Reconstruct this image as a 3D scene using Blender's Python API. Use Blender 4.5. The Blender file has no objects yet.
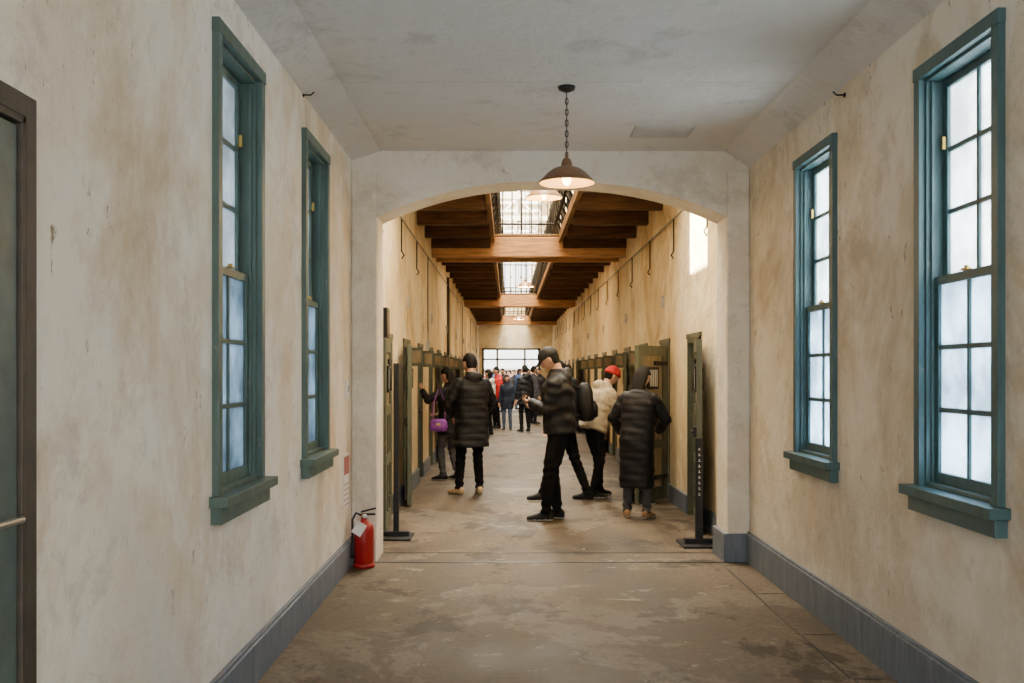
import bpy, bmesh, math, random
from mathutils import Vector as V, Matrix, Quaternion
from mathutils.bvhtree import BVHTree
random.seed(7)
C = bpy.context.scene.collection
PI = math.pi

# ------------------------------------------------------------------ materials
def newmat(name):
    m = bpy.data.materials.new(name); m.use_nodes = True
    nt = m.node_tree; b = nt.nodes['Principled BSDF']
    return m, nt, b
def N(nt, t, **kw):
    n = nt.nodes.new(t)
    for k, v in kw.items(): setattr(n, k, v)
    return n
def noise(nt, scale, detail=5, rough=.6, stretch=(1,1,1), dist=0.0, off=(0,0,0)):
    tc = N(nt, 'ShaderNodeTexCoord'); mp = N(nt, 'ShaderNodeMapping')
    mp.inputs['Scale'].default_value = stretch; mp.inputs['Location'].default_value = off
    nt.links.new(tc.outputs['Object'], mp.inputs['Vector'])
    n = N(nt, 'ShaderNodeTexNoise'); n.inputs['Scale'].default_value = scale
    n.inputs['Detail'].default_value = detail; n.inputs['Roughness'].default_value = rough
    n.inputs['Distortion'].default_value = dist
    nt.links.new(mp.outputs[0], n.inputs['Vector'])
    return n
def ramp(nt, src, stops):
    r = N(nt, 'ShaderNodeValToRGB')
    e = r.color_ramp.elements
    while len(e) < len(stops): e.new(.5)
    for i, (p, c) in enumerate(stops):
        e[i].position = p; e[i].color = (*c, 1) if len(c) == 3 else c
    nt.links.new(src, r.inputs[0]); return r
def mix(nt, fac, a, b):
    m = N(nt, 'ShaderNodeMix', data_type='RGBA')
    if isinstance(fac, (int, float)): m.inputs[0].default_value = fac
    else: nt.links.new(fac, m.inputs[0])
    for s, v in ((6, a), (7, b)):
        if isinstance(v, tuple): m.inputs[s].default_value = (*v, 1)
        else: nt.links.new(v, m.inputs[s])
    return m.outputs[2]
def mul(nt, a, b):
    m=N(nt,'ShaderNodeMath',operation='MULTIPLY'); nt.links.new(a,m.inputs[0]); nt.links.new(b,m.inputs[1]); return m.outputs[0]
def bump(nt, b, h, strength=.3, dist=.01):
    bp = N(nt, 'ShaderNodeBump'); bp.inputs['Strength'].default_value = strength
    bp.inputs['Distance'].default_value = dist
    nt.links.new(h, bp.inputs['Height']); nt.links.new(bp.outputs[0], b.inputs['Normal'])
def simple(name, col, rough=.6, metal=0, var=.15, scale=12, bs=.15, stretch=(1,1,1), emis=0, spec=.5):
    m, nt, b = newmat(name)
    n = noise(nt, scale, 4, stretch=stretch)
    d = tuple(c*(1-var) for c in col); l = tuple(min(1, c*(1+var)) for c in col)
    r = ramp(nt, n.outputs[0], [(.3, d), (.7, l)])
    nt.links.new(r.outputs[0], b.inputs['Base Color'])
    b.inputs['Roughness'].default_value = rough; b.inputs['Metallic'].default_value = metal
    b.inputs['Specular IOR Level'].default_value=spec
    if bs: bump(nt, b, n.outputs[0], bs, .004)
    if emis:
        b.inputs['Emission Color'].default_value = (*col, 1); b.inputs['Emission Strength'].default_value = emis
    return m
def chipped(name, col, under, amt=.6):
    m, nt, b = newmat(name)
    n = noise(nt, 14, 4, stretch=(1,1,.2)); r = ramp(nt, n.outputs[0], [(.3, tuple(c*.7 for c in col)), (.7, tuple(c*1.25 for c in col))])
    k = noise(nt, 26, 6, .7, (1,1,.5)); kr = ramp(nt, k.outputs[0], [(.62, (0,0,0)), (.66, (amt,amt,amt))])
    c = mix(nt, kr.outputs[0], r.outputs[0], under)
    nt.links.new(c, b.inputs['Base Color']); b.inputs['Roughness'].default_value=.48
    bump(nt, b, k.outputs[0], .25, .004)
    return m
def plaster(name, c1, c2, stain, amt=.5, speck=.62, patch=(.9,.86,.78), pa=.5, zg=None):
    m, nt, b = newmat(name)
    a = noise(nt, .55, 8, .64, dist=.5)
    base = ramp(nt, a.outputs[0], [(.42, c2), (.55, c1)])
    pn = noise(nt, 1.3, 9, .64, (1,1,.8), .7, (3,1,7))
    pr = ramp(nt, pn.outputs[0], [(.50, (0,0,0)), (.555, (pa,pa,pa))])
    c = mix(nt, pr.outputs[0], base.outputs[0], patch)
    # brown stains, large and soft with broken edges
    s = noise(nt, .75, 10, .74, (1, 1, .8), .4, (11,4,2))
    sr = ramp(nt, s.outputs[0], [(.48, (0,0,0)), (.64, (amt,amt,amt))])
    c = mix(nt, sr.outputs[0], c, stain)
    # grey scuffs
    g = noise(nt, 2.4, 10, .74, (1,1,1.3), .3, (1,8,3))
    gr = ramp(nt, g.outputs[0], [(.54, (0,0,0)), (.63, (.42,.42,.42))])
    c = mix(nt, gr.outputs[0], c, tuple(x*.62 for x in c2))
    k = noise(nt, 11, 7, .76, (1, 1, .6)); big = noise(nt, 1.2, 3, .5, off=(5,9,1))
    kr = ramp(nt, k.outputs[0], [(speck, (0,0,0)), (speck+.03, (.9,.9,.9))]); br = ramp(nt, big.outputs[0], [(.45,(0,0,0)),(.58,(1,1,1))])
    c = mix(nt, mul(nt, kr.outputs[0], br.outputs[0]), c, tuple(x*.5 for x in stain))
    if zg:
        tc=N(nt,'ShaderNodeTexCoord'); sp=N(nt,'ShaderNodeSeparateXYZ'); nt.links.new(tc.outputs['Object'],sp.inputs[0])
        ad=N(nt,'ShaderNodeMath',operation='MULTIPLY_ADD'); nt.links.new(pn.outputs[0],ad.inputs[0]); ad.inputs[1].default_value=2.4; nt.links.new(sp.outputs[2],ad.inputs[2])
        hf=N(nt,'ShaderNodeMath',operation='MULTIPLY'); hf.inputs[1].default_value=.4; nt.links.new(ad.outputs[0],hf.inputs[0])
        zr=ramp(nt, hf.outputs[0], [(.45,(.65,.65,.65)),(.85,(0,0,0))])
        c=mix(nt, zr.outputs[0], c, zg)
    nt.links.new(c, b.inputs['Base Color']); b.inputs['Roughness'].default_value = .88
    b.inputs['Specular IOR Level'].default_value=.25
    f = noise(nt, 3.5, 9, .7)
    bump(nt, b, f.outputs[0], .8, .05)
    return m

PL_L = plaster('plaster_left', (.93,.87,.74), (.83,.73,.56), (.60,.43,.22), .70, .615, (.94,.91,.83), .65, (.66,.66,.66))
PL_R = plaster('plaster_right', (.82,.76,.64), (.69,.61,.47), (.48,.37,.22), .75, .615, (.86,.83,.75), .6, (.56,.55,.52))
PL_A = plaster('plaster_arch', (.83,.79,.70), (.76,.70,.58), (.52,.42,.27), .5, .64, (.86,.84,.78), .5)
PL_C = plaster('plaster_corridor', (.89,.78,.55), (.79,.63,.38), (.42,.27,.10), .8, .615, (.91,.83,.64), .6, (.66,.53,.34))  # yellow of the warm corridor light is mixed into this plaster colour
PL_CEIL = plaster('plaster_ceiling', (.70,.69,.67), (.67,.655,.62), (.59,.55,.48), .2, .8, (.71,.705,.69), .3)
PL_W = simple('upper_whitewash', (.78,.77,.73), .8)
TEAL = chipped('teal_paint', (.070,.122,.108), (.24,.24,.19), .35)
TEAL2 = chipped('teal_paint_blue', (.045,.108,.118), (.2,.22,.2), .3)
GREYB = chipped('baseboard_grey_paint', (.125,.155,.205), (.30,.29,.27), .5)
WOODD = simple('joist_wood', (.070,.032,.012), .75, var=.55, scale=9, stretch=(.3,3,3), spec=.25)
WOODL = simple('girder_wood_lit', (.43,.205,.068), .6, var=.5, scale=9, stretch=(.3,3,3))  # orange daylight on the girder faces is put into the wood colour
DECK = simple('deck_wood', (.20,.105,.04), .75, var=.5, scale=7, stretch=(4,.3,1), spec=.25)
BROWNF = simple('door_frame_brown', (.05,.04,.028), .6, var=.3)
DOORG = chipped('door_green_paint', (.085,.098,.066), (.26,.20,.12), .7)
DOORT = simple('door_grey_teal', (.075,.11,.10), .5, var=.25)
DOORW = chipped('door_worn_wood', (.24,.19,.11), (.5,.45,.3), .7)
IRON = simple('black_iron', (.012,.012,.013), .5, .4, .2)
STEEL = simple('galvanised_steel', (.35,.35,.33), .4, .8, .2)
BRASS = simple('brass', (.5,.35,.1), .35, 1, .15)
RED = simple('extinguisher_red', (.34,.008,.010), .3, 0, .1)
WHITE = simple('white_paint', (.8,.8,.78), .5, var=.05)
BULB = simple('warm_bulb', (1,.72,.35), .4, emis=16)
SHADEO = simple('shade_copper_enamel', (.24,.13,.065), .38, .35, .2)
SHADEI = simple('shade_inner_gold', (.75,.5,.22), .4, .3, .1)
GRATE = simple('vent_panel', (.46,.45,.40), .6, var=.08)
PAVE = simple('outdoor_paving', (.6,.55,.47), .8, var=.2, scale=2)
BRICK = simple('outdoor_wall', (.55,.36,.28), .8, var=.3, scale=3)
PANEDIM = simple('pane_dimmer_grey', (.13,.155,.18), .8, var=.35, scale=1.5)  # dark tone for the added wall that dims the left panes
DARK = simple('cell_shade_box_dark', (.12,.09,.05), .9)  # darkness inside the cells put into the colour; also the alarm box front

def glassmat(name, tr, col, tint):
    m, nt, b = newmat(name); nt.nodes.remove(b)
    out = [n for n in nt.nodes if n.type == 'OUTPUT_MATERIAL'][0]
    t = N(nt, 'ShaderNodeBsdfTransparent'); t.inputs[0].default_value = (*tint, 1)
    tl = N(nt, 'ShaderNodeBsdfTranslucent')
    n = noise(nt, 3, 5)
    r = ramp(nt, n.outputs[0], [(.38, tuple(c*.5 for c in col)), (.62, col)])
    nt.links.new(r.outputs[0], tl.inputs[0])
    mx = N(nt, 'ShaderNodeMixShader'); mx.inputs[0].default_value = tr
    nt.links.new(t.outputs[0], mx.inputs[1]); nt.links.new(tl.outputs[0], mx.inputs[2])
    gl = N(nt, 'ShaderNodeBsdfGlossy'); gl.inputs['Roughness'].default_value = .15
    m2 = N(nt, 'ShaderNodeMixShader'); m2.inputs[0].default_value = .06
    nt.links.new(mx.outputs[0], m2.inputs[1]); nt.links.new(gl.outputs[0], m2.inputs[2])
    nt.links.new(m2.outputs[0], out.inputs[0]); return m
PANE_U = glassmat('pane_clear', .45, (.75,.84,.92), (.85,.9,.93))
PANE_L = glassmat('pane_frosted', .88, (.50,.63,.74), (.60,.72,.82))

def floormat():
    m, nt, b = newmat('worn_concrete_floor')
    a = noise(nt, .7, 10, .66, (1.2,.6,1), .3)
    c = ramp(nt, a.outputs[0], [(.38, (.046,.035,.024)), (.49, (.092,.071,.048)), (.60, (.140,.110,.078))])
    p = noise(nt, .8, 10, .66, (1,.8,1), .5, (2,6,0))
    pr = ramp(nt, p.outputs[0], [(.53, (0,0,0)), (.55, (.65,.65,.65))])
    col = mix(nt, pr.outputs[0], c.outputs[0], (.175,.145,.108))
    d = noise(nt, 1.5, 10, .72, (1,.7,1), .3, (7,2,0))
    dr = ramp(nt, d.outputs[0], [(.41, (.8,.8,.8)), (.455, (0,0,0))])
    col = mix(nt, dr.outputs[0], col, (.034,.025,.018))
    g = noise(nt, 26, 6, .7)
    gr = ramp(nt, g.outputs[0], [(.45, (0,0,0)), (.7, (.55,.55,.55))])
    col = mix(nt, gr.outputs[0], col, (.037,.028,.020))
    sc = noise(nt, 3, 9, .8, (1,1.3,1), .5)
    scr = ramp(nt, sc.outputs[0], [(.60, (0,0,0)), (.62, (.65,.65,.65))])
    col = mix(nt, scr.outputs[0], col, (.27,.24,.19))
    nt.links.new(col, b.inputs['Base Color'])
    rr = ramp(nt, a.outputs[0], [(.4, (.60,.60,.60)), (.6, (.8,.8,.8))])
    nt.links.new(rr.outputs[0], b.inputs['Roughness']); b.inputs['Specular IOR Level'].default_value=.22
    bump(nt, b, p.outputs[0], .8, .02)
    return m
FLOOR = floormat()

# ------------------------------------------------------------------ mesh builder
class B:
    def __init__(s): s.v=[]; s.f=[]; s.m=[]; s.sm=[]; s.mats=[]
    def mi(s, mat):
        if mat not in s.mats: s.mats.append(mat)
        return s.mats.index(mat)
    def add(s, vs, fs, mat, smooth=False):
        o = len(s.v); k = s.mi(mat)
        s.v += [tuple(p) for p in vs]
        for f in fs:
            s.f.append([i+o for i in f]); s.m.append(k); s.sm.append(smooth)
    def box(s, a, b, mat, M=None):
        x0,y0,z0=[min(a[i],b[i]) for i in range(3)]; x1,y1,z1=[max(a[i],b[i]) for i in range(3)]
        vs=[V(p) for p in ((x0,y0,z0),(x1,y0,z0),(x1,y1,z0),(x0,y1,z0),(x0,y0,z1),(x1,y0,z1),(x1,y1,z1),(x0,y1,z1))]
        if M: vs=[M@p for p in vs]
        s.add(vs,[(3,2,1,0),(4,5,6,7),(0,1,5,4),(1,2,6,5),(2,3,7,6),(3,0,4,7)],mat)
    def rings(s, rings, mat, cap=True, closed=False):
        n=len(rings[0]); vs=[p for r in rings for p in r]; fs=[]
        R=len(rings)
        for i in range(R-1 if not closed else R):
            for j in range(n):
                a=i*n+j; b=i*n+(j+1)%n; i2=(i+1)%R
                fs.append((a,b,i2*n+(j+1)%n,i2*n+j))
        if cap and not closed: fs.append(list(range(n))[::-1]); fs.append([(R-1)*n+j for j in range(n)])
        s.add(vs,fs,mat,True)
    def lathe(s, prof, c, mat, n=28, cap=True, M=None):
        rg=[]
        for r,z in prof:
            ring=[V((max(r,.0004)*math.cos(2*PI*j/n),max(r,.0004)*math.sin(2*PI*j/n),z)) for j in range(n)]
            rg.append([((M@p) if M else p)+V(c) for p in ring])
        s.rings(rg,mat,cap)
    def tube(s, pts, rad, mat, n=10):
        pts=[V(p) for p in pts]
        if not hasattr(rad,'__len__'): rad=[rad]*len(pts)
        rg=[]; ref=None
        for i,p in enumerate(pts):
            d=(pts[min(i+1,len(pts)-1)]-pts[max(i-1,0)]).normalized()
            if ref is None: ref = V((0,0,1)) if abs(d.z)<.9 else V((1,0,0))
            u=(ref-d*ref.dot(d)).normalized(); w=d.cross(u); ref=u
            rg.append([p+(u*math.cos(2*PI*j/n)+w*math.sin(2*PI*j/n))*rad[i] for j in range(n)])
        s.rings(rg,mat)
    def ell(s, c, r, mat, n=16, R=None):
        rg=[]
        m=n//2+2
        for i in range(m):
            a=-PI/2+PI*i/(m-1); cr=max(math.cos(a),.01)
            ring=[V((r[0]*cr*math.cos(2*PI*j/n), r[1]*cr*math.sin(2*PI*j/n), r[2]*math.sin(a))) for j in range(n)]
            rg.append([((R@p) if R else p)+V(c) for p in ring])
        s.rings(rg,mat)
    def mesh(s, name):
        me=bpy.data.meshes.new(name); me.from_pydata(s.v,[],s.f)
        for m in s.mats: me.materials.append(m)
        me.polygons.foreach_set('material_index',s.m); me.polygons.foreach_set('use_smooth',s.sm)
        me.update(); return me
    def obj(s, name, bevel=0):
        o=bpy.data.objects.new(name,s.mesh(name)); C.objects.link(o)
        if bevel:
            md=o.modifiers.new('bev','BEVEL'); md.width=bevel; md.segments=2; md.limit_method='ANGLE'
        return o

XL, XR, YA, YB, YE = -1.27, 1.96, 8.13, 8.53, 44.0
Y0 = -1.2
HC = 7.8
def wall(name, xa, xb, ya, yb, za, zb, holes, mat):
    b=B()
    ys=sorted({ya,yb,*[h[0] for h in holes],*[h[1] for h in holes]})
    zs=sorted({za,zb,*[h[2] for h in holes],*[h[3] for h in holes]})
    for i in range(len(ys)-1):
        run=None
        for j in range(len(zs)-1):
            yc=(ys[i]+ys[i+1])/2; zc=(zs[j]+zs[j+1])/2
            hole=any(h[0]<yc<h[1] and h[2]<zc<h[3] for h in holes)
            if not hole:
                if run is None: run=[zs[j],zs[j+1]]
                else: run[1]=zs[j+1]
            if hole or j==len(zs)-2:
                if run: b.box((xa,ys[i],run[0]),(xb,ys[i+1],run[1]),mat)
                run=None
    return b.obj(name)

WL=[(4.70,3.06),(6.56,3.04)]; WR=[(4.35,2.97),(6.36,2.96)]
HW=.35
ZS=1.0
hl=[(y-HW,y+HW,ZS,zt-.06) for y,zt in WL]+[(1.55,2.62,0,2.20)]
hr=[(y-HW,y+HW,ZS,zt-.06) for y,zt in WR]
wall('wall_left', XL, XL-.32, Y0, YA, 0, 3.45, hl, PL_L)
wall('wall_right', XR, XR+.32, Y0, YA, 0, 3.45, hr, PL_R)

def window(name, side, yc, zt, frame):
    sx = -1 if side=='l' else 1
    X0 = XL if side=='l' else XR
    P=lambda w,y,z:(X0+sx*w, yc+y, z)
    b=B(); cw=.06; top=zt; ot=zt-.06
    b.box(P(-.03,-HW-cw,ZS),P(.02,-HW,ot),frame); b.box(P(-.03,HW,ZS),P(.02,HW+cw,ot),frame)
    b.box(P(-.034,-HW-cw-.004,ot),P(.02,HW+cw+.004,top),frame)
    for s_ in (-1,1): b.box(P(0,s_*HW,ZS),P(.2,s_*(HW-.014),ot),frame)
    b.box(P(0.001,-HW,ot-.014),P(.2,HW,ot),frame); b.box(P(.001,-HW,ZS),P(.25,HW,ZS+.02),frame)
    for s_ in (-1,1): b.box(P(.02,s_*(HW-.014),ZS),P(.035,s_*(HW-.028),ot-.014),frame)
    b.box(P(-.085,-HW-cw-.045,ZS-.045),P(.03,HW+cw+.045,ZS),frame)
    b.box(P(-.05,-HW-cw-.02,ZS-.12),P(.0,HW+cw+.02,ZS-.045),frame)
    mid=ZS+.02+(ot-.014-ZS-.02)*.5
    def sash(z0,z1,w0,pane):
        w1=w0+.035; hw=HW-.016; st=.045; mt=.011
        b.box(P(w0,-hw,z0),P(w1,-hw+st,z1),frame); b.box(P(w0,hw-st,z0),P(w1,hw,z1),frame)
        b.box(P(w0,-hw+st,z0),P(w1,hw-st,z0+.05),frame); b.box(P(w0,-hw+st,z1-.04),P(w1,hw-st,z1),frame)
        b.box(P(w0+.004,-mt,z0+.05),P(w1-.004,mt,z1-.04),frame)
        for i in (1,2):
            zz=z0+.05+(z1-z0-.09)*i/3
            b.box(P(w0+.005,-hw+st,zz-mt),P(w1-.005,hw-st,zz+mt),frame)
        b.box(P(w0+.015,-hw+st-.004,z0+.045),P(w0+.02,hw-st+.004,z1-.036),pane)
    sash(ZS+.02,mid+.02,.036,PANE_L); sash(mid-.02,ot-.014,.078,PANE_U)
    b.box(P(.23,-.012,ZS),P(.245,.012,ot),frame)
    for i in range(1,6):
        zz=ZS+(ot-ZS)*i/6+.03; b.box(P(.23,-HW,zz-.01),P(.245,HW,zz+.01),frame)
    b.box(P(.02,-.03,mid+.02),P(.045,.03,mid+.03),BRASS); b.lathe([(.01,0),(.01,.012)],P(.035,.0,mid+.03),BRASS,12)
    b.box(P(.06,HW-.05,zt-.40),P(.08,HW-.035,zt-.34),BRASS)
    return b.obj(name,.003)
n=1
for y,zt in WL: window('window_%d'%n,'l',y,zt,TEAL); n+=1
for y,zt in WR: window('window_%d'%n,'r',y,zt,TEAL2); n+=1

# near-left door
b=B()
y0,y1,zt=1.55,2.62,2.20
for a in ((y0-.07,y0),(y1,y1+.06)): b.box((XL,a[0],0),(XL+.008,a[1],zt+.06),BROWNF)
for a in ((y0,y0+.02),(y1-.02,y1)): b.box((XL-.3,a[0],0),(XL+.008,a[1],zt),BROWNF)
b.box((XL,y0,zt),(XL+.008,y1,zt+.06),BROWNF); b.box((XL-.3,y0,zt-.02),(XL+.008,y1,zt),BROWNF)
xd0,xd1=XL-.05,XL-.003
y0+=.022;y1-=.022;zt-=.022
b.box((xd0,y0+.005,.01),(xd1,y0+.12,zt-.005),DOORT); b.box((xd0,y1-.12,.01),(xd1,y1-.005,zt-.005),DOORT)
for z0,z1 in ((.01,.22),(.95,1.1),(zt-.13,zt-.005)): b.box((xd0,y0+.12,z0),(xd1,y1-.12,z1),DOORT)
b.box((xd0+.01,y0+.12,.2),(xd1-.014,y1-.12,zt-.1),DOORT)
b.box((xd0,2.0,.2),(xd1,2.1,zt-.1),DOORT)
b.tube([(xd1+.03,2.25,1.155),(xd1+.03,2.56,1.155)],.010,STEEL)
for yy in (2.28,2.53): b.tube([(xd1-.01,yy,1.155),(xd1+.03,yy,1.155)],.010,STEEL)
b.obj('door_1',.003)

def base(name,x,sx,ya,yb,h=.19,t=.035):
    b=B(); b.box((x,ya,0),(x+sx*t,yb,h),GREYB); b.box((x,ya,h),(x+sx*t*.6,yb,h+.015),GREYB); return b.obj(name,.004)
base('baseboard_left',XL,1,2.69,YA,.20); base('baseboard_left_rear',XL,1,Y0,1.48,.20)
base('baseboard_right',XR,-1,Y0,YA,.23)
AL,AR=-1.065,1.78
b=B(); b.box((AR-.035,YA-.06,0),(XR-.035,YA,.23),GREYB); b.box((AR-.035,YA,0),(AR,YB,.23),GREYB); b.obj('baseboard_arch_right',.004)
b=B(); b.box((XL+.035,YA-.05,0),(AL+.0,YA,.17),PL_A); b.obj('baseboard_arch_left',.004)

def archwall():
    b=B(); sp,rise=2.80,.29; n=48
    xs=[AL+(AR-AL)*i/n for i in range(n+1)]
    cz=lambda x: sp+rise*(1-abs(2*(x-AL)/(AR-AL)-1)**2.3)
    x0,x1=-1.75,2.45
    b.box((x0,YA,0),(AL,YB,sp),PL_A); b.box((AR,YA,0),(x1,YB,sp),PL_A)
    b.box((x0,YA,sp),(AL,YB,HC),PL_A); b.box((AR,YA,sp),(x1,YB,HC),PL_A)
    vs=[];fs=[]
    for x in xs: vs+=[(x,YA,cz(x)),(x,YB,cz(x)),(x,YA,HC),(x,YB,HC)]
    for i in range(n):
        a=4*i;c=a+4
        fs+=[(a,c,c+2,a+2),(a+1,a+3,c+3,c+1),(a,a+1,c+1,c),(a+2,c+2,c+3,a+3)]
    b.add(vs,fs,PL_A)
    return b.obj('wall_arch')
archwall()
b=B()
for xa,xb_ in ((XL,AL-.0),(AR+.0,XR)):
    b.box((xa,YA-.03,.17),(xb_,YA,3.17),PL_A)
b.obj('trim_1',.012)

b=B()
sec=[(XL-.02,3.25),(-1.04,3.335),(1.76,3.335),(XR+.02,3.19)]
vs=[];fs=[]
for x,z in sec: vs+=[(x,Y0,z),(x,YA,z),(x,Y0,3.6),(x,YA,3.6)]
for i in range(3):
    a=4*i;c=a+4; fs+=[(a,a+1,c+1,c),(a+2,c+2,c+3,a+3),(a,c,c+2,a+2),(a+1,a+3,c+3,c+1)]
fs+=[(0,2,3,1),(12,13,15,14)]
b.add(vs,fs,PL_CEIL)
b.obj('ceiling')
b=B(); b.box((-1.03,6.2,3.334),(1.75,6.204,3.336),GRATE); b.obj('trim_4')
b=B(); b.box((.93,7.28,3.322),(1.37,7.62,3.336),GRATE)
for i in range(7): b.box((.95,7.31+i*.043,3.317),(1.35,7.325+i*.043,3.323),GRATE)
b.obj('ceiling_vent',.002)

b=B(); b.box((-3.2,Y0-3,-.15),(3.9,YE+.4,0),FLOOR); b.obj('floor')
b=B(); b.box((XL+.05,8.06,-.002),(XR-.04,8.10,.003),IRON); b.box((AL+.01,8.5,-.002),(AR-.04,8.51,.003),IRON)
b.obj('trim_2')
b=B(); y=Y0
while y<YA-.1:
    L=random.uniform(.5,1.1); y2=min(y+L,YA-.06); o_=random.uniform(-.012,.012)
    b.box((1.712+o_,y,-.01),(1.722+o_,y2-.02,.002),IRON); b.box((1.73,y2-.016,-.01),(1.92,y2-.006,.002),IRON); y=y2
b.obj('trim_3')

# corridor walls
cells=[10.15+1.95*i for i in range(17)]
DW=.72; DH=1.9
hc=[(y,y+DW,0,DH) for y in cells]
for nm,x,sx in (('left',XL,-1),('right',XR,1)):
    holes=list(hc)
    if nm=='left': holes.append((9.95,10.65,5.9,6.9))  # added opening, unseen, shaped so the spot throws a sun patch
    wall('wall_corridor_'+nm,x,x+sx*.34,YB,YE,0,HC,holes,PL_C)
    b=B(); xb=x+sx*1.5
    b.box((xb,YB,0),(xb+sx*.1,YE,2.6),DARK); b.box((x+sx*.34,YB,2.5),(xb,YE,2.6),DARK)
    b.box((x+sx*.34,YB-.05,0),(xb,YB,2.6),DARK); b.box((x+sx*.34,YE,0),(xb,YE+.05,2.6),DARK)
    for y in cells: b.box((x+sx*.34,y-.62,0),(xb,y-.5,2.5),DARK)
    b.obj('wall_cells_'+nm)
    b=B()
    for y in cells:
        for a in (y,y+DW-.05): b.box((x-sx*.015,a,0),(x+sx*.2,a+.05,DH),DOORG)
        b.box((x-sx*.015,y,DH-.05),(x+sx*.2,y+DW,DH),DOORG)
        b.box((x-sx*.02,y-.04,DH),(x+sx*.02,y+DW+.04,DH+.05),DOORG)
    b.obj('trim_cell_frames_'+nm)
    b=B(); ys=[YB]+sum([[c-.0,c+DW] for c in cells],[])+[YE]
    for i in range(0,len(ys),2): b.box((x-sx*.03,ys[i],0),(x,ys[i+1],.2),GREYB)
    b.obj('baseboard_corridor_'+nm)
    b=B(); b.tube([(x-sx*.03,YB+.05,3.33),(x-sx*.03,YE-.1,3.33)],.010,STEEL,8)
    for i,y in enumerate(cells):
        yy=y-.45
        if nm=='right' or i<3: b.tube([(x-sx*.03,yy,3.33),(x-sx*.03,yy,2.95),(x-sx*.06,yy,2.90),(x-sx*.03,yy,2.86)],.009,IRON,8)
        elif i%3==0: b.tube([(x+.025,yy,DH+.1),(x+.025,yy,3.33)],.008,IRON,8); b.box((x,yy-.05,DH),(x+.05,yy+.05,DH+.12),STEEL)
        if i%2: b.box((x-sx*.03,yy+.9,2.35),(x,yy+.98,2.5),STEEL)
    if nm=='left':
        for y in (20.6,): b.tube([(x+.035,y,.2),(x+.035,y,3.5)],.025,IRON,8)
    b.obj('conduit_pipes_'+nm,0)
    b=B()
    for y in cells[1:9]:
        b.box((x-sx*.16,y+DW+.12,1.62),(x-sx*.001,y+DW+.15,1.86),DOORG)
        b.box((x-sx*.14,y+DW+.115,1.66),(x-sx*.03,y+DW+.12,1.82),DOORW)
    b.obj('cell_signs_'+nm,.002)

def leafmesh():
    b=B(); w,h,t=.68,1.83,.05
    b.box((0,0,0),(.1,t,h),DOORG); b.box((w-.1,0,0),(w,t,h),DOORG)
    for z0,z1 in ((0,.16),(.62,.72),(1.1,1.2),(h-.12,h)): b.box((.1,0,z0),(w-.1,t,z1),DOORG)
    b.box((.1,.015,.1),(w-.1,t-.015,h-.1),DOORW)
    b.box((.31,0,.1),(.37,t,1.15),DOORG)
    b.box((.22,-.01,1.32),(w-.22,.0+t+.01,1.58),IRON)
    b.box((.25,-.012,1.35),(w-.25,t+.012,1.55),WHITE)
    for i in range(5): b.tube([(.26+i*.04,-.018,1.34),(.26+i*.04,-.018,1.56)],.006,IRON,6)
    for i in range(5): b.tube([(.26+i*.04,t+.018,1.34),(.26+i*.04,t+.018,1.56)],.006,IRON,6)
    b.tube([(.42,-.035,.95),(.67,-.035,.95)],.014,IRON,8)
    b.box((.5,-.03,.9),(.56,0,1.0),IRON); b.box((.61,-.03,.9),(.66,0,1.0),IRON)
    for z in (.25,1.6): b.box((-.01,-.006,z),(.3,t+.006,z+.05),IRON)
    return b.mesh('cell_door')
LM=leafmesh()
def door(x,y,ang):
    o=bpy.data.objects.new('cell_door',LM); C.objects.link(o); o.location=(x,y,.02); o.rotation_euler[2]=math.radians(ang)
    md=o.modifiers.new('b','BEVEL'); md.width=.003; md.segments=1
for i,y in enumerate(cells):
    a={0:-98,1:-128,3:-100,5:-96,8:-105}.get(i)
    if a: door(XR-.08,y-.02,a)
    else: door(XR+.09,y+.02,90)
    a={0:-88,1:-83,4:-86,7:-80}.get(i)
    if a: door(XL+.04,y-.02,a)
    else: door(XL-.04,y+.02,90)

# upper gallery
VX0,VX1=-.25,.87
b=B(); y=11.4
while y<YE-.2:
    for xa,xb_ in ((XL,VX0-.04),(VX1+.04,XR)): b.box((xa,y-.07,3.6),(xb_,y+.07,3.80),WOODD)
    y+=1.3
b.obj('ceiling_joists',.006)
b=B()
for xa,xb_ in ((XL,VX0),(VX1,XR)):
    k=xa
    while k<xb_-.01:
        b.box((k,11.2,3.80),(min(k+.17,xb_),YE,3.835),DECK); k+=.175
for x in (VX0,VX1): b.box((x-.03,11.2,3.70),(x+.03,YE,3.84),DECK)
b.obj('gallery_deck')
b=B()
for y in (16.6,29.0,40.0):
    b.box((XL,y,3.46),(XR,y+.16,3.79),WOODL); b.box((XL,y+1.1,3.5),(XR,y+1.22,3.79),WOODL)
    b.box((VX0,y,3.80),(VX1,y+1.3,3.835),DECK)
b.obj('ceiling_girders',.01)
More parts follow.
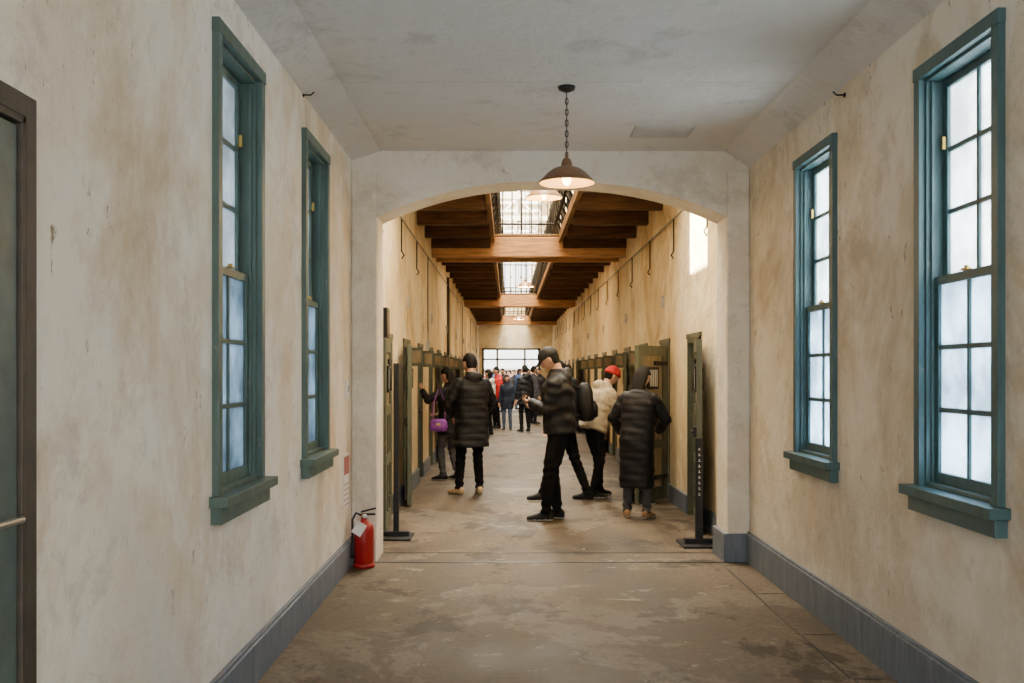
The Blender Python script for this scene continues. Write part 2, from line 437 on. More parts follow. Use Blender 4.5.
def railing():
    b=B()
    for x,s_ in ((VX0,-1),(VX1,1)):
        for z in (4.0,4.25,4.5,4.8):
            xx=x-s_*(.08 if z<4.7 else .0); b.tube([(xx,11.2,z),(xx,YE-.1,z)],.024,IRON,8)
        y=11.25
        while y<YE-.2:
            b.tube([(x,y,3.845),(x-s_*.08,y,4.0),(x-s_*.12,y,4.25),(x-s_*.08,y,4.5),(x,y,4.8)],.018,IRON,6); y+=.5
        y=11.2
        while y<YE-.2:
            b.box((x-.035,y-.035,3.845),(x+.035,y+.035,4.86),IRON); y+=1.52
    for y in (16.6,17.85,29,30.25,40,41.25):
        for z in (4.0,4.8): b.tube([(VX0,y,z),(VX1,y,z)],.018,IRON,8)
        for i in range(1,7): 
            x=VX0+(VX1-VX0)*i/7; b.tube([(x,y,3.845),(x,y,4.8)],.010,IRON,6)
    b.tube([(XL,11.2,4.8),(VX0,11.2,4.8)],.016,IRON,8); b.tube([(VX1,11.2,4.8),(XR,11.2,4.8)],.016,IRON,8)
    return b.obj('gallery_railing')
railing()
b=B(); b.box((XL-.34,YA,HC),(XR+.34,YE+.4,HC+.2),PL_W); b.obj('ceiling_corridor')
b=B(); SX0,SX1=-.55,1.25
y=9.2
while y<YE:
    b.box((SX0,y-.025,HC-.16),(SX1,y+.025,HC-.06),STEEL); y+=1.8
for x in (SX0,.35,SX1): b.box((x-.025,9,HC-.17),(x+.025,YE-.3,HC-.1),STEEL)
b.obj('skylight_frame')
b=B(); y=12
while y<YE:
    b.box((XL,y-.06,6.4),(XR,y+.06,6.55),PL_W)
    b.tube([(.35,y,6.5),(.35,y,HC)],.04,STEEL,8); b.tube([(-.9,y,6.5),(.3,y,HC)],.035,STEEL,8); b.tube([(1.6,y,6.5),(.4,y,HC)],.035,STEEL,8)
    y+=4
b.obj('roof_trusses')

# end wall
b=B(); dx0,dx1,dz=-1.15,1.42,2.62; ax,aw,az0,azs=.35,.6,4.7,6.3
ye0,ye1=YE,YE+.35
b.box((-3,ye0,0),(dx0,ye1,dz),PL_C); b.box((dx1,ye0,0),(3.6,ye1,dz),PL_C)
b.box((-3,ye0,dz),(3.6,ye1,az0),PL_C)
b.box((-3,ye0,az0),(ax-aw,ye1,HC),PL_W); b.box((ax+aw,ye0,az0),(3.6,ye1,HC),PL_W)
n=16; vs=[];fs=[]
for i in range(n+1):
    t=PI*i/n; x=ax-aw*math.cos(t); z=azs+aw*math.sin(t); vs+=[(x,ye0,z),(x,ye1,z),(x,ye0,HC),(x,ye1,HC)]
for i in range(n):
    a=4*i;c=a+4; fs+=[(a,c,c+2,a+2),(a+1,a+3,c+3,c+1),(a,a+1,c+1,c)]
b.add(vs,fs,PL_W); b.obj('wall_end')
b=B()
for x in (ax-aw,ax-.2,ax+.2,ax+aw): b.box((x-.03,ye0+.1,az0),(x+.03,ye0+.15,azs+(.0 if abs(x-ax)>.5 else .5)),WHITE)
for z in (az0+.03,5.2,5.75,6.3): b.box((ax-aw,ye0+.1,z-.03),(ax+aw,ye0+.15,z+.03),WHITE)
b.obj('window_5')
b=B()
for x in (dx0+.05,dx0+.68,dx1-.68,dx1-.05): b.box((x-.05,ye0+.05,0),(x+.05,ye0+.15,dz),BROWNF if abs(x-.13)>1 else STEEL)
b.box((dx0,ye0+.05,dz-.08),(dx1,ye0+.15,dz),BROWNF); b.box((dx0,ye0+.05,2.1),(dx1,ye0+.15,2.17),BROWNF)
b.obj('door_2')
b=B(); b.box((-60,YE+.4,-.2),(60,YE+60,-.04),PAVE); b.obj('ground_outside')
b=B(); b.box((-14,60,-.04),(14,60.4,1.7),BRICK); b.box((-14.1,59.9,1.7),(14.1,60.5,1.8),PAVE)
for x in range(-14,15,4): b.box((x-.3,59.8,-.04),(x+.3,60.6,2.0),BRICK)
b.obj('garden_wall_outside')
b=B(); b.box((-5.2,-4,-.1),(-4.9,14,5.0),PANEDIM); b.box((-5.25,-4,5.0),(-4.8,14,5.15),PANEDIM); b.box((-5.2,7.8,-.1),(-2.9,8.1,5.0),PANEDIM); b.obj('pane_dimmer_wall')  # added wall, unseen, darkens what shows through the left panes

# pendants
def pendant(x,y,zc,zr,en):
    b=B()
    b.lathe([(0,zc),(.055,zc),(.05,zc-.02),(.015,zc-.035),(0,zc-.035)],(x,y,0),IRON)
    z=zc-.035; k=0
    while z>zr+.18:
        L=.045; pts=[]
        for j in range(9):
            a=2*PI*j/8; u=.010*math.cos(a); w=L*.5*math.sin(a)
            pts.append((x+(u if k%2 else 0),y+(0 if k%2 else u),z-L/2+w))
        b.tube(pts,.0028,IRON,6); z-=.034; k+=1
    b.tube([(x,y,zc-.03),(x,y,zr+.13)],.003,IRON,6)
    b.lathe([(0,zr+.175),(.010,zr+.175),(.012,zr+.15),(.026,zr+.14),(.034,zr+.115),(.036,zr+.09),(.03,zr+.08)],(x,y,0),SHADEO)
    prof=[(.033,zr+.095),(.055,zr+.092),(.090,zr+.078),(.122,zr+.054),(.150,zr+.024),(.172,zr+.004),(.178,zr-.006)]
    b.lathe(prof,(x,y,0),SHADEO,40,cap=False)
    b.lathe([(r-.004,z-.004) for r,z in prof][::-1],(x,y,0),SHADEI,40,cap=False)
    b.ell((x,y,zr+.018),(.030,.030,.04),BULB,14)
    b.obj('pendant_lamp')
    l=bpy.data.lights.new('bulb','POINT'); l.energy=en; l.color=(1,.62,.28); l.shadow_soft_size=.035
    o=bpy.data.objects.new('lamp_bulb_light',l); C.objects.link(o); o.location=(x,y,zr-.03)
pendant(.37,6.3,3.333,2.735,16)
pendant(.345,9.6,HC,3.22,32)
pendant(.345,20,6.4,3.26,90)
pendant(.345,32,6.4,3.26,90)

for x,y,s_ in ((XL,(1.27/(508-303))*1000,1),(XR,1.96/(845-508)*1000,-1)):
    b=B(); z=1.53+(373-95)*y/1000
    b.tube([(x-.01*s_,y,z),(x+.05*s_,y,z),(x+.07*s_,y,z+.02)],.005,IRON,8); b.lathe([(.015,-.004),(.015,.004)],(x+.002*s_,y,z),IRON,12,M=Matrix.Rotation(PI/2,3,'Y'))
    b.obj('wall_hook')

# fire extinguisher
b=B(); ex,ey=-1.135,7.88
b.lathe([(.0,.02),(.07,.02),(.078,.035),(.078,.30),(.072,.33),(.05,.355),(.025,.365),(.022,.39),(0,.39)],(ex,ey,0),RED,32)
b.lathe([(.081,0),(.085,.005),(.085,.03),(.079,.035),(.0,.035)],(ex,ey,0),RED,32)
b.lathe([(.02,.385),(.022,.42),(.0,.42)],(ex,ey,0),BRASS,16)
b.box((ex-.015,ey-.012,.41),(ex+.09,ey+.012,.425),IRON); 
b.box((ex-.02,ey-.012,.435),(ex+.10,ey+.012,.448),IRON,Matrix.Translation((ex,ey,.43))@Matrix.Rotation(-.25,4,'Y')@Matrix.Translation((-ex,-ey,-.43)))
b.tube([(ex-.02,ey,.41),(ex-.06,ey-.02,.43),(ex-.085,ey-.04,.38),(ex-.085,ey-.04,.25),(ex-.082,ey-.05,.12),(ex-.08,ey-.05,.08)],[.009]*5+[.014],IRON)
b.lathe([(0,-.003),(.018,-.003),(.018,.006),(0,.006)],(ex+.01,ey-.02,.405),WHITE,16,M=Matrix.Rotation(PI/2,3,'X'))
b.box((ex-.07,ey-.092,.25),(ex+.01,ey-.084,.35),WHITE,Matrix.Translation((ex,ey,.3))@Matrix.Rotation(.55,4,'Y')@Matrix.Translation((-ex,-ey,-.3)))
b.obj('fire_extinguisher')
b=B(); b.box((XL,7.68,.48),(XL+.008,7.95,.90),WHITE); b.box((XL+.008,7.70,.74),(XL+.010,7.93,.88),RED)
for i in range(5): b.box((XL+.008,7.71,.50+i*.04),(XL+.0095,7.92,.508+i*.04),RED)
b.obj('extinguisher_sign')
b=B(); b.box((XL,7.78,1.33),(XL+.02,7.86,1.48),WHITE); b.box((XL+.02,7.80,1.38),(XL+.026,7.84,1.43),STEEL); b.obj('light_switch',.003)
b=B(); b.box((XL,9.75,1.88),(XL+.09,9.98,2.17),IRON); b.box((XL+.09,9.77,1.90),(XL+.094,9.96,2.15),DARK); b.obj('alarm_box',.004)

def stand(x,y,h,w,txt):
    b=B(); b.box((x-.17,y-.2,0),(x+.15,y+.2,.018),IRON); b.box((x-.13,y-.04,.018),(x+.12,y+.04,.06),IRON)
    b.box((x-w/2,y-.02,.05),(x+w/2,y+.02,h),IRON)
    if txt:
        for i in range(9): 
            z=h-.08-i*.05
            b.box((x-w*.18,y-.0215,z-.026),(x+w*.18,y-.02,z-.022),WHITE); b.box((x-w*.18,y-.0215,z-.012),(x+w*.1,y-.02,z-.009),WHITE)
            b.box((x-.002,y-.0215,z-.03),(x+.002,y-.02,z-.004),WHITE)
    b.obj('sign_stand',.003)
stand(1.70,8.9,.95,.065,True)
stand(-1.04,9.3,1.62,.05,False)

# ================================================================== PEOPLE
def ik(a,c,l1,l2,pole):
    d=c-a; L=min(d.length,(l1+l2)*.999); u=d.normalized()
    if d.length>L: c=a+u*L
    x=(l1*l1-l2*l2+L*L)/(2*L); h=math.sqrt(max(l1*l1-x*x,0))
    p=(pole-u*pole.dot(u)).normalized()
    return a+u*x+p*h, c
def remesh(b, voxel, sm=3):
    me=b.mesh('tmp'); o=bpy.data.objects.new('tmp',me); C.objects.link(o)
    r=o.modifiers.new('r','REMESH'); r.mode='VOXEL'; r.voxel_size=voxel
    if sm:
        s=o.modifiers.new('s','SMOOTH'); s.iterations=sm; s.factor=.5
    dg=bpy.context.evaluated_depsgraph_get(); dg.update()
    ev=o.evaluated_get(dg); m=ev.to_mesh()
    vs=[v.co.copy() for v in m.vertices]; ns=[v.normal.copy() for v in m.vertices]; fs=[tuple(p.vertices) for p in m.polygons]
    ev.to_mesh_clear(); bpy.data.objects.remove(o); bpy.data.meshes.remove(me)
    return vs,ns,fs
SKIN=simple('skin',(.50,.28,.185),.5,var=.08,scale=30)
HAIR=simple('black_hair',(.007,.0055,.005),.75,var=.4,scale=60,stretch=(3,3,.5),spec=.25)
EYEW=simple('eye_white',(.75,.72,.68),.3,var=.02); EYED=simple('eye_dark',(.02,.012,.01),.2)
LIP=simple('lips',(.42,.17,.13),.5,var=.05)
SOLE=simple('shoe_sole_white',(.7,.68,.62),.6)
def cloth(n,c,r=.75,sp=.25): return simple('cloth_'+n,c,r,var=.25,scale=18,bs=.3,spec=sp)
BLK=cloth('black_nylon',(.007,.007,.009),.62,.3); BLK2=cloth('black_trousers',(.006,.006,.007),.9,.15)
NAVY=cloth('navy',(.011,.014,.026)); BEIGE=cloth('cream_puffer',(.50,.41,.28),.65); BROWN=cloth('brown',(.06,.04,.025))
GREY=cloth('grey',(.06,.06,.068)); DENIM=cloth('denim',(.05,.07,.11)); REDC=cloth('red',(.45,.02,.02)); WH=cloth('white',(.7,.69,.66))
PURP=cloth('purple',(.20,.05,.34),.5); SHB=cloth('shoe_black',(.010,.010,.010),.6); SHBG=cloth('shoe_beige',(.45,.33,.2)); PINK=cloth('pink',(.6,.25,.28)); BLUE=cloth('blue',(.06,.14,.35)); TAN=cloth('tan',(.3,.18,.09))

def sstep(a,b_,x):
    t=max(0,min(1,(x-a)/(b_-a))); return t*t*(3-2*t)
def headshape(d):
    x,y,z=d.x*.075,d.y*.094,d.z*.116
    if d.z<0:
        k=1-.30*(-d.z)**1.6; x*=k
        if d.y<0: y*=1-.35*(-d.z)
        else: y*=1-.12*(-d.z)
    if d.y>.5: y-=.006*(d.y-.5)
    if y>0:
        g=lambda cx,cz,sx,sz: math.exp(-((abs(x)-cx)/sx)**2-((z-cz)/sz)**2)
        y+=.020*g(0,-.022,.011,.012)+.010*g(0,-.002,.008,.018)+.005*g(0,-.06,.02,.009)+.006*g(0,-.098,.02,.014)
        y-=.010*g(.031,.004,.014,.011); y+=.004*g(.028,.026,.02,.007); y+=.003*g(.04,-.03,.015,.015)
    return V((x,y,z))
def sph(n,m):
    out=[]
    for i in range(m):
        a=-PI/2+PI*(i+.0)/(m-1); c=max(math.cos(a),.004)
        out.append([V((c*math.cos(2*PI*j/n),c*math.sin(2*PI*j/n),math.sin(a))) for j in range(n)])
    return out
def head(b,T,hair,hat,hatmat,res=40):
    D=sph(res,res*3//4)
    b.rings([[T@headshape(d) for d in r] for r in D],SKIN)
    R3=T.to_3x3()
    for s in (-1,1):
        b.ell(T@V((s*.076,-.004,-.004)),(.009,.019,.032),SKIN,12,R3)
        b.ell(T@V((s*.031,.079,.004)),(.012,.009,.007),EYEW,12,R3)
        b.ell(T@V((s*.031,.0862,.004)),(.006,.003,.006),EYED,10,R3)
        b.ell(T@V((s*.031,.0895,.024)),(.017,.004,.0035),HAIR,10,R3)
    b.ell(T@V((0,.090,-.060)),(.022,.006,.006),LIP,12,R3)
    def hs(d):
        p=headshape(d)
        if p.y>.0: line=.048-.9*max(0,abs(p.x)-.045)
        else: line=-.072+max(0,(p.y+.03))*1.6
        if abs(p.x)>.05 and -.02<p.y<.02: line=max(line,.012)
        t=1-sstep(line-.010,line+.010,p.z)
        wob=.014*math.sin(d.x*19+d.z*13)*math.sin(d.y*17+d.z*7)+.008*math.sin(d.y*31+d.x*9)
        k=1.10+wob+(.035*max(0,d.z))
        if hat: k=min(k,1.05)
        return p*(k*(1-t)+.86*t)
    b.rings([[T@hs(d) for d in r] for r in D],HAIR)
    if hair in ('long','bob'):
        L=.34 if hair=='long' else .17
        n=24; rg=[]
        for i in range(12):
            t=i/11; z=.06-t*L; w=(.058+.030*math.sin(min(t*4,1)*PI/2))*(1-.30*t**2); dp=.048*(1-.35*t)
            rg.append([T@V((w*math.cos(2*PI*j/n)*(1+.04*math.sin(j*5+i)),-.052-.012*math.sin(t*PI)+dp*math.sin(2*PI*j/n)*(1+.06*math.sin(j*7)),z)) for j in range(n)])
        b.rings(rg,HAIR)
    if hat in ('cap','beanie'):
        z0=.024
        def cs(d):
            z=max(d.z,0); return V((d.x*.086,d.y*.106,z0+z*.108+(.006*math.sin(z*PI))))
        b.rings([[T@cs(d) for d in r] for r in D if r[0].z>-.12],hatmat)
        if hat=='cap':
            n=16; rg=[]
            for i in range(n+1):
                a=PI*(.12+.76*i/n); sn=math.sin(a); q=max(0,(sn-.36)/.64)**.6
                ip=V((.084*math.cos(a),.100*sn,.034)); op=V((.084*math.cos(a),.100*sn+.078*q,.034-.018*q))
                up=V((0,0,.004)); rg.append([T@(ip-up),T@(ip+up),T@(op+up),T@(op-up)])
            b.rings(rg,hatmat)
            b.ell(T@V((0,0,z0+.108)),(.008,.008,.005),hatmat,8)
        else:
            rg=[]
            for i in range(24):
                a=2*PI*i/24; c=V((.083*math.cos(a),.102*math.sin(a),.03)); u=V((math.cos(a),math.sin(a),0))
                rg.append([T@(c+u*(.011*math.cos(q))+V((0,0,.022*math.sin(q)))) for q in [2*PI*w/8 for w in range(8)]])
            b.rings(rg,hatmat,closed=True)
def hand(b,w,d,nrm,side,curl,vox=.0042):
    d=d.normalized(); nrm=(nrm-d*nrm.dot(d)).normalized(); u=d.cross(nrm)*side
    h=B()
    rg=[]
    for t,hw,ht in ((-.03,.024,.020),(0,.026,.018),(.03,.036,.017),(.065,.041,.014),(.088,.039,.011),(.094,.034,.007)):
        rg.append([w+d*t+u*hw*math.cos(2*PI*j/14)+nrm*ht*math.sin(2*PI*j/14) for j in range(14)])
    h.rings(rg,SKIN)
    for i,(L,off) in enumerate(((.072,.030),(.080,.0105),(.074,-.0105),(.058,-.030))):
        p=w+d*(.080-(.006 if i in(0,3) else 0))+u*off; a=curl*.25+.06*i; dd=d+u*(off*1.6); dd.normalize(); pts=[p]; 
        for q,fr in enumerate((.45,.31,.24)):
            a+=curl*(.35+.12*q)
            p=p+(dd*math.cos(a)+nrm*math.sin(a))*L*fr; pts.append(p)
        h.tube(pts,[.0095,.0088,.0078,.006],SKIN,10)
        for q,r in zip(pts,(.0096,.0088,.0078,.0062)): h.ell(q,(r,r,r),SKIN,8)
    p=w+d*.018+u*.026; pts=[p]
    for q,(L,a) in enumerate(((.042,.75),(.032,.5),(.026,.3))):
        p=p+(d*math.cos(a)+u*math.sin(a)*(1-.3*curl)+nrm*(.25+.35*curl)).normalized()*L; pts.append(p)
    h.tube(pts,[.014,.0115,.0098,.007],SKIN,10)
    for q,r in zip(pts,(.014,.0115,.0098,.0072)): h.ell(q,(r,r,r),SKIN,8)
    vs,ns,fs=remesh(h,vox,2); b.add(vs,fs,SKIN,True)

def person(name,x,y,heading,H,top=BLK,legs=BLK2,shoe=SHB,hem=.78,puff=.03,quilt=.07,lean=0,side=0,
           handL=(-.26,.08,.80),handR=(.26,.08,.80),poleL=(-.6,-1,-.1),poleR=(.6,-1,-.1),footL=(-.11,0),footR=(.11,0),fyL=10,fyR=-10,
           hp=0,hy=0,hair='short',hat=None,hatmat=None,hood=True,vox=.0115,pel=(0,0),curl=.6,flare=0,sole=SOLE,build=1.0,zl=0,zr=0,amp=.007):
    k=H/1.75; Mw=Matrix.Translation((x,y,0))@Matrix.Rotation(math.radians(heading),4,'Z')@Matrix.Scale(k,4)
    la,sa=math.radians(lean),math.radians(side)
    s=V((math.sin(sa),math.sin(la),math.cos(la)*math.cos(sa))).normalized()
    P=V((pel[0],pel[1],.958-.06*abs(footL[1]-footR[1]))); r=V((1,0,0)); r=(r-s*r.dot(s)).normalized(); f=s.cross(r)
    parts=[]
    def sec(c,rx,ry,uu=r,ff=f,n=22,po=2.4):
        out=[]
        for j in range(n):
            a=2*PI*j/n; ca,sn=math.cos(a),math.sin(a)
            out.append(c+uu*rx*math.copysign(abs(ca)**(2/po),ca)+ff*ry*math.copysign(abs(sn)**(2/po),sn))
        return out
    p=puff
    t=B(); rg=[]
    fc=(V((*footL,0))+V((*footR,0)))/2
    if hem<.8:
        levels=5; 
        for i in range(levels):
            z=hem+(.86-hem)*i/levels; q=(z)/.94; c=V((P.x*q+fc.x*(1-q),P.y*q+fc.y*(1-q),z))
            st=abs(footL[1]-footR[1])*.5*(1-q)
            rg.append(sec(c,(.175+p*.8+flare*(1-i/levels))*build,(.125+p+st+flare*.7*(1-i/levels))*build,V((1,0,0)),V((0,1,0))))
    for tt,rx,ry,fo in ((-.06,.172,.128,0),(.02,.170,.130,0),(.12,.158,.122,.0),(.24,.166,.13,.005),(.36,.178,.130,.005),(.43,.172,.112,0),(.48,.136,.092,-.005),(.52,.092,.076,-.008)):
        rg.append(sec(P+s*tt+f*fo,(rx+p)*build,(ry+p)*build))
    rg.append(sec(P+s*.56-f*.0,.080,.082,po=2)); rg.append(sec(P+s*.59,.072,.074,po=2))
    t.rings(rg,top)
    if hood:
        t.ell(P+s*.525-f*(.080+p*.6),(.115,.06,.075),top,16,Matrix((r,f,s)).transposed())
    parts.append((top,t,'torso',None))
    hands=[]
    for sg,hd,pl in ((-1,handL,poleL),(1,handR,poleR)):
        S=P+s*.445+r*sg*(.158*build); Wt=V(hd)
        E,W=ik(S,Wt,.285,.255,V(pl))
        a=B(); q=p*.75
        a.tube([S,S.lerp(E,.5),E,E.lerp(W,.5),W],[.062+q,.055+q,.047+q,.042+q,.033+q*.6],top,14)
        a.ell(S,(.060+q*.8,)*3,top,14); a.ell(E,(.047+q,)*3,top,12)
        parts.append((top,a,'arm',(S,E,W))); hands.append((sg,E,W))
    for sg,ft,fy,zz in ((-1,footL,fyL,zl),(1,footR,fyR,zr)):
        hip=P+V((sg*.088,0,-.03)); an=V((ft[0],ft[1],.085+zz))
        kn,an=ik(hip,an,.43,.42,V((sg*.08,1,0)))
        l=B(); l.tube([hip+V((0,0,.05)),hip.lerp(kn,.4),kn,kn.lerp(an,.35),kn.lerp(an,.8),an+V((0,0,-.01))],[.095,.09,.066,.064,.054,.054],legs,16)
        l.ell(kn,(.066,)*3,legs,12); l.ell(hip,(.1,.1,.1),legs,14)
        parts.append((legs,l,'leg',None))
        sh=B(); a=math.radians(fy); fd=V((-math.sin(a),math.cos(a),0)); fr=V((math.cos(a),math.sin(a),0)); g=[]
        for u,zc,hw,hh in ((-.078,.045,.018,.03),(-.068,.048,.032,.045),(-.02,.054,.038,.054),(.05,.047,.043,.047),(.12,.034,.048,.034),(.165,.029,.044,.028),(.195,.025,.026,.02)):
            g.append(sec(V((an.x,an.y,zc+an.z-.085))+fd*u,hw,hh,fr,V((0,0,1)),16,2.6))
        sh.rings(g,shoe); parts.append((shoe,sh,'shoe',None))
    nk=B()
    nk.tube([P+s*.5,P+s*.58,P+s*.64+f*.015],[.06,.056,.057],SKIN,14); parts.append((SKIN,nk,'neck',None))
    allb=B()
    for m_,pb,_,_ in parts: allb.add(pb.v,pb.f,m_)
    vs,ns,fs=remesh(allb,vox/k,4)
    trees=[BVHTree.FromPolygons([V(q) for q in pb.v],pb.f) for _,pb,_,_ in parts]
    own=[]
    for i,v in enumerate(vs):
        best=0;bd=9
        for j,tr in enumerate(trees):
            hit=tr.find_nearest(v,bd)
            if hit[0] is not None and hit[3]<bd: bd=hit[3]; best=j
        own.append(best)
    for i,v in enumerate(vs):
        m_,_,kind,dt=parts[own[i]]
        wr=.005*math.sin(v.z*31+v.x*17)*math.sin(v.y*23+v.z*13)
        if kind=='torso' and quilt:
            c=(v-P).dot(s) if v.z>.86 else v.z-.94
            if c<.50: vs[i]=v+ns[i]*(amp*(abs(math.sin(PI*c/quilt))**.6-.6)+wr)
        elif kind=='arm':
            S,E,W=dt; d1=(v-S).dot((E-S).normalized()); 
            c=d1 if d1<.27 else .285+(v-E).dot((W-E).normalized())
            vs[i]=v+ns[i]*((amp*(abs(math.sin(PI*c/quilt))**.6-.6) if quilt else .004*math.sin(c*70+v.x*20))+wr)
        elif kind=='leg':
            wk=math.exp(-((v.z-.5)/.12)**2)+1.2*math.exp(-((v.z-.12)/.09)**2)
            vs[i]=v+ns[i]*(.006*wk*math.sin(v.z*75+v.x*22+v.y*18)+wr*.6)
        elif kind=='torso': vs[i]=v+ns[i]*(wr*1.4+.004*math.sin(v.z*42+v.x*19+v.y*11))
    b=B(); groups={}
    for fc_ in fs:
        j=max(set(own[q] for q in fc_),key=[own[q] for q in fc_].count)
        m_,_,kind,_=parts[j]
        if kind=='shoe' and sum(vs[q].z for q in fc_)/len(fc_)<.022 : m_=sole
        groups.setdefault(m_,[]).append(fc_)
    b.v=[tuple(q) for q in vs]
    for m_,ff in groups.items():
        kk=b.mi(m_)
        for q in ff: b.f.append(list(q)); b.m.append(kk); b.sm.append(True)
    for sg,E,W in hands:
        d=(W-E).normalized(); nr=V((-sg*.8,.3,-.2)) if abs(d.z)>.6 else V((-sg*.5,0,.9))
        hand(b,W+d*.012,d,nr,1 if sg<0 else -1,curl,.0045 if vox<.015 else .007)
    T=Matrix.Translation(P+s*.63+f*.018)@Matrix((r,f,s)).transposed().to_4x4()@Matrix.Rotation(math.radians(hy),4,'Z')@Matrix.Rotation(math.radians(-hp),4,'X')@Matrix.Translation((0,.012,.078))@Matrix.Scale(1.06,4)
    head(b,T,hair,hat,hatmat,40 if vox<.015 else 24)
    b.v=[tuple(Mw@V(q)) for q in b.v]
    o=b.obj(name)
    return o,Mw,P,s,r,f,T

person('man_in_long_black_coat',-.46,12.65,22,1.74,top=BLK,legs=BLK2,shoe=SHBG,hem=.60,puff=.035,quilt=.085,flare=.02,
  handL=(-.20,.20,.98),handR=(.20,.22,1.0),poleL=(-1,-.5,-.2),poleR=(1,-.5,-.2),footL=(-.17,.0),footR=(.10,-.02),fyL=25,fyR=-15,hp=12,hy=15,build=1.06,sole=SHBG)
person('woman_with_purple_bag',-.84,14.3,62,1.58,top=BLK,legs=GREY,shoe=SHB,hem=.72,puff=.025,quilt=.07,hair='long',
  handL=(-.22,.36,1.42),handR=(.2,.3,1.05),poleL=(-1,-.3,-1),poleR=(1,-.3,-1),footL=(-.1,.05),footR=(.1,-.1),hp=10)
b=B(); c=V((-.97,13.95,.80))
b.rings([[c+V((w*math.cos(2*PI*j/20),dp*math.sin(2*PI*j/20),z)) for j in range(20)] for w,dp,z in ((.05,.03,-.085),(.115,.05,-.08),(.13,.055,-.02),(.115,.045,.05),(.09,.03,.085),(.05,.02,.09))],PURP)
b.tube([c+V(q) for q in ((-.09,0,.06),(-.07,.05,.3),(0,.12,.54),(.09,.1,.3),(.09,0,.06))],.008,PURP,8)
b.box(c+V((-.03,-.062,-.0)),c+V((.03,-.05,.03)),BRASS)
b.obj('purple_handbag')
o,Mw,P,s,r,f,T=person('man_looking_at_phone',.54,10.4,78,1.78,top=BLK,legs=BLK2,shoe=SHB,hem=.80,puff=.035,quilt=0,lean=3,
  handL=(-.05,.30,1.20),handR=(.08,.27,1.15),poleL=(-.5,-.6,-1),poleR=(.5,-.6,-1),footL=(-.10,.13),footR=(.09,.04),fyL=8,fyR=-12,hp=30,hat='cap',hatmat=BLK,curl=1.1,build=1.03)
b=B(); Mp=Mw@Matrix.Translation((-.02,.395,1.25))@Matrix.Rotation(math.radians(-50),4,'X')
b.box((-.036,-.075,-.004),(.036,.075,.004),IRON,Mp); b.box((-.033,-.071,.004),(.033,.071,.0045),simple('phone_screen',(.3,.4,.5),.1,emis=.6),Mp)
b.obj('smartphone',.002)
o,Mw,P,s,r,f,T=person('man_with_backpack',.70,12.0,88,1.70,top=NAVY,legs=BLK2,shoe=SHB,hem=.80,puff=.03,quilt=.07,lean=4,
  handL=(-.24,.15,.85),handR=(.24,.2,.9),footL=(-.08,.30),footR=(.08,-.27),fyL=5,fyR=-5,hp=20,sole=SHB)
def backpack(Mw,P,s,f,r,mat):
    b=B(); c=P+s*.28-f*.26
    b.rings([[Mw@(c+r*(w*math.copysign(abs(math.cos(a))**.7,math.cos(a)))+f*(dp*math.copysign(abs(math.sin(a))**.7,math.sin(a)))+s*z) for a in [2*PI*j/20 for j in range(20)]] for w,dp,z in ((.10,.05,-.24),(.15,.095,-.22),(.155,.10,-.05),(.15,.095,.12),(.12,.07,.21),(.06,.04,.235))],mat)
    b.rings([[Mw@(c-f*.10+r*(w*math.cos(a))+f*(dp*math.sin(a))+s*z) for a in [2*PI*j/16 for j in range(16)]] for w,dp,z in ((.08,.02,-.2),(.12,.04,-.18),(.12,.045,-.06),(.08,.02,.0))],mat)
    for sg in (-1,1): b.tube([Mw@(c+r*sg*.1+q) for q in (s*.16+f*.05,s*.24+f*.2,s*.17+f*.40,s*.0+f*.43,-s*.12+f*.30,-s*.18+f*.08)],.016,mat,8)
    b.tube([Mw@(c+q) for q in (s*.23-r*.03,s*.28,s*.23+r*.03)],.008,mat,8)
    return b.obj('backpack')
backpack(Mw,P,s,f,r,SHB)
person('person_in_cream_jacket',1.12,12.35,-66,1.64,top=BEIGE,legs=BLK2,shoe=SHB,hem=.80,puff=.045,quilt=.09,lean=20,pel=(0,-.08),
  handL=(-.18,.40,1.0),handR=(.18,.38,.95),poleL=(-.3,-.5,-1),poleR=(.3,-.5,-1),footL=(-.12,.08),footR=(.12,-.16),hp=6,hat='beanie',hatmat=REDC)
person('woman_in_long_black_puffer',1.36,10.55,-18,1.58,top=BLK,legs=GREY,shoe=TAN,hem=.36,puff=.035,quilt=.085,lean=7,side=3,hair='long',
  handL=(-.24,.24,.98),handR=(.2,.3,1.0),poleL=(-1,-.6,-.3),poleR=(1,-.4,-.4),footL=(-.12,.02),footR=(.12,-.03),fyL=15,fyR=-15,hp=14,hy=-15,hood=False,amp=.006)
person('woman_in_brown_coat',1.50,11.6,-40,1.58,top=BROWN,legs=BLK2,shoe=SHB,hem=.62,puff=.02,quilt=0,lean=8,hair='bob',
  handL=(-.2,.25,1.0),handR=(.2,.20,1.0),hp=15,vox=.015)
person('visitor_in_black_jacket',.45,26.0,30,1.70,top=BLK,legs=BLK2,hem=.74,vox=.02,hair='short',quilt=0)
person('visitor_in_dark_coat',-.02,26.8,170,1.45,top=NAVY,legs=DENIM,hem=.7,vox=.02,hair='bob',quilt=0)
person('visitor_in_red_jacket',-.30,27.5,120,1.66,top=REDC,legs=BLK2,hem=.76,vox=.02,hair='short',quilt=0)
person('visitor_in_white_jacket',-.46,24.5,60,1.58,top=WH,legs=BLK2,hem=.76,vox=.02,hair='long',quilt=0)
person('visitor_in_grey_coat',.75,30,-60,1.7,top=GREY,legs=BLK2,hem=.6,vox=.02,hair='short',quilt=0)
cols=[REDC,WH,PINK,BLUE,BLK,TAN]
protos=[]
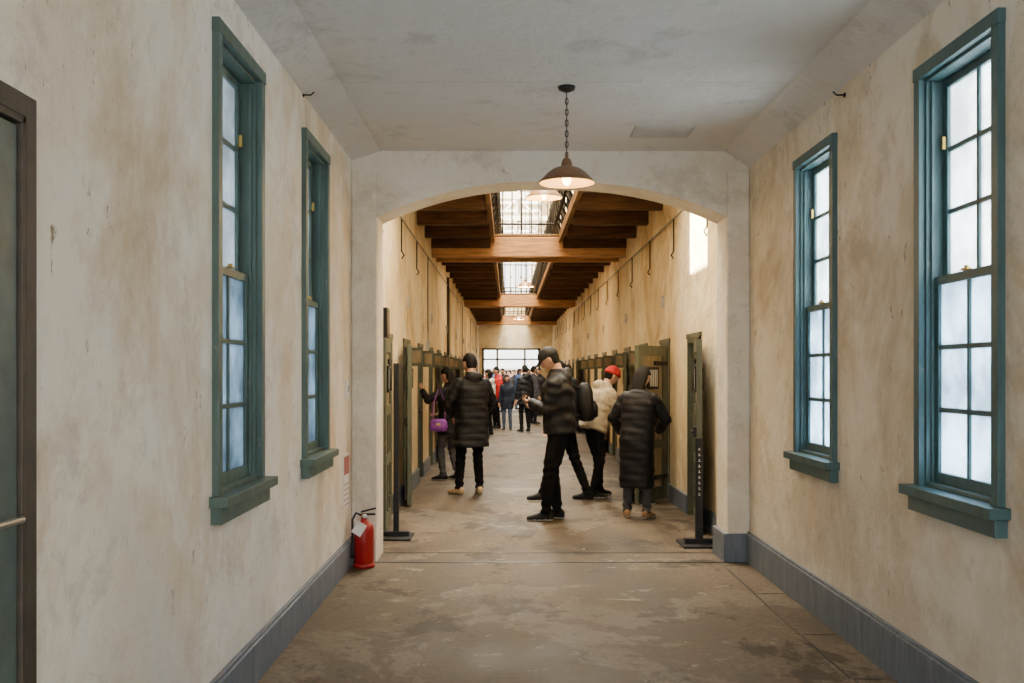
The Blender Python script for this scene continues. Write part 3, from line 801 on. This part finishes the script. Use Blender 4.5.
for i,cc in enumerate(cols):
    protos.append(person('visitor',0,0,[0,180,90,-90,150,30][i],1.68,top=cc,legs=[BLK2,DENIM][i%2],hem=.74,vox=.025,hair=['short','long'][i%2],quilt=0,footL=(-.1,.1),footR=(.1,-.1))[0])
pos=[(-1.0,47),(-.5,49.5),(.1,48),(.6,50.5),(1.1,47.5),(1.5,51.5)]
for o,(x,y) in zip(protos,pos): o.location=(x,y,-.04)
for i,(x,y) in enumerate([(-1.5,52),(-.1,53),(.9,54.5),(.3,46),(-.8,55),(1.7,49),(-.2,51),(.6,57),(-1.6,57),(1.3,56),(.85,46),(.3,50),(-1.2,50)]):
    o=bpy.data.objects.new('visitor',protos[(i*5+1)%6].data); C.objects.link(o); o.location=(x,y,-.04)
for i,(x,y) in enumerate([(-.2,39),(.75,38),(1.1,35),(.45,42),(1.3,21.5)]):
    o=bpy.data.objects.new('visitor',protos[[4,1,4,3,4][i]].data); C.objects.link(o); o.location=(x,y,0)

# ================================================================== LIGHT
def area(name,loc,rot,sx,sy,en,col,spread=PI):
    l=bpy.data.lights.new(name,'AREA'); l.shape='RECTANGLE'; l.size=sx; l.size_y=sy; l.energy=en; l.color=col; l.spread=spread
    o=bpy.data.objects.new(name,l); C.objects.link(o); o.location=loc; o.rotation_euler=rot; return o
for y,zt in WL: area('window_daylight',(XL-.75,y-.2,2.05),(0,-PI/2,0),2.6,1.1,20,(.86,.93,1))
for y,zt in WR: area('window_daylight',(XR+.75,y,2.05),(0,PI/2,0),2.6,1.5,270,(1,.97,.93))
area('skylight_daylight',(.35,26.5,HC-.02),(0,0,0),1.7,34,8800,(1,.91,.75))
l=bpy.data.lights.new('sun_shaft','SPOT'); l.energy=600000; l.color=(1,.88,.64); l.spot_size=math.radians(8); l.shadow_soft_size=.08
o=bpy.data.objects.new('sun_shaft',l); C.objects.link(o); src=V((-11.26,10.3,16.1)); o.location=src
o.rotation_euler=(V((1.94,10.3,2.9))-src).to_track_quat('-Z','Y').to_euler()
l=bpy.data.lights.new('sun','SUN'); l.energy=8; l.color=(1,.93,.82); l.angle=.01
o=bpy.data.objects.new('sun',l); C.objects.link(o); o.rotation_euler=(math.radians(-52),0,0)
w=bpy.data.worlds.new('sky'); bpy.context.scene.world=w; w.use_nodes=True
bg=w.node_tree.nodes['Background']; bg.inputs[0].default_value=(1,.975,.94,1); bg.inputs[1].default_value=5.2

cam=bpy.data.cameras.new('camera'); cam.sensor_width=36; cam.lens=1000/1024*36
cam.shift_x=4/1024; cam.shift_y=31.5/1024; cam.clip_end=300
co=bpy.data.objects.new('camera',cam); C.objects.link(co); co.location=(0,0,1.53); co.rotation_euler=(PI/2,0,0)
bpy.context.scene.camera=co
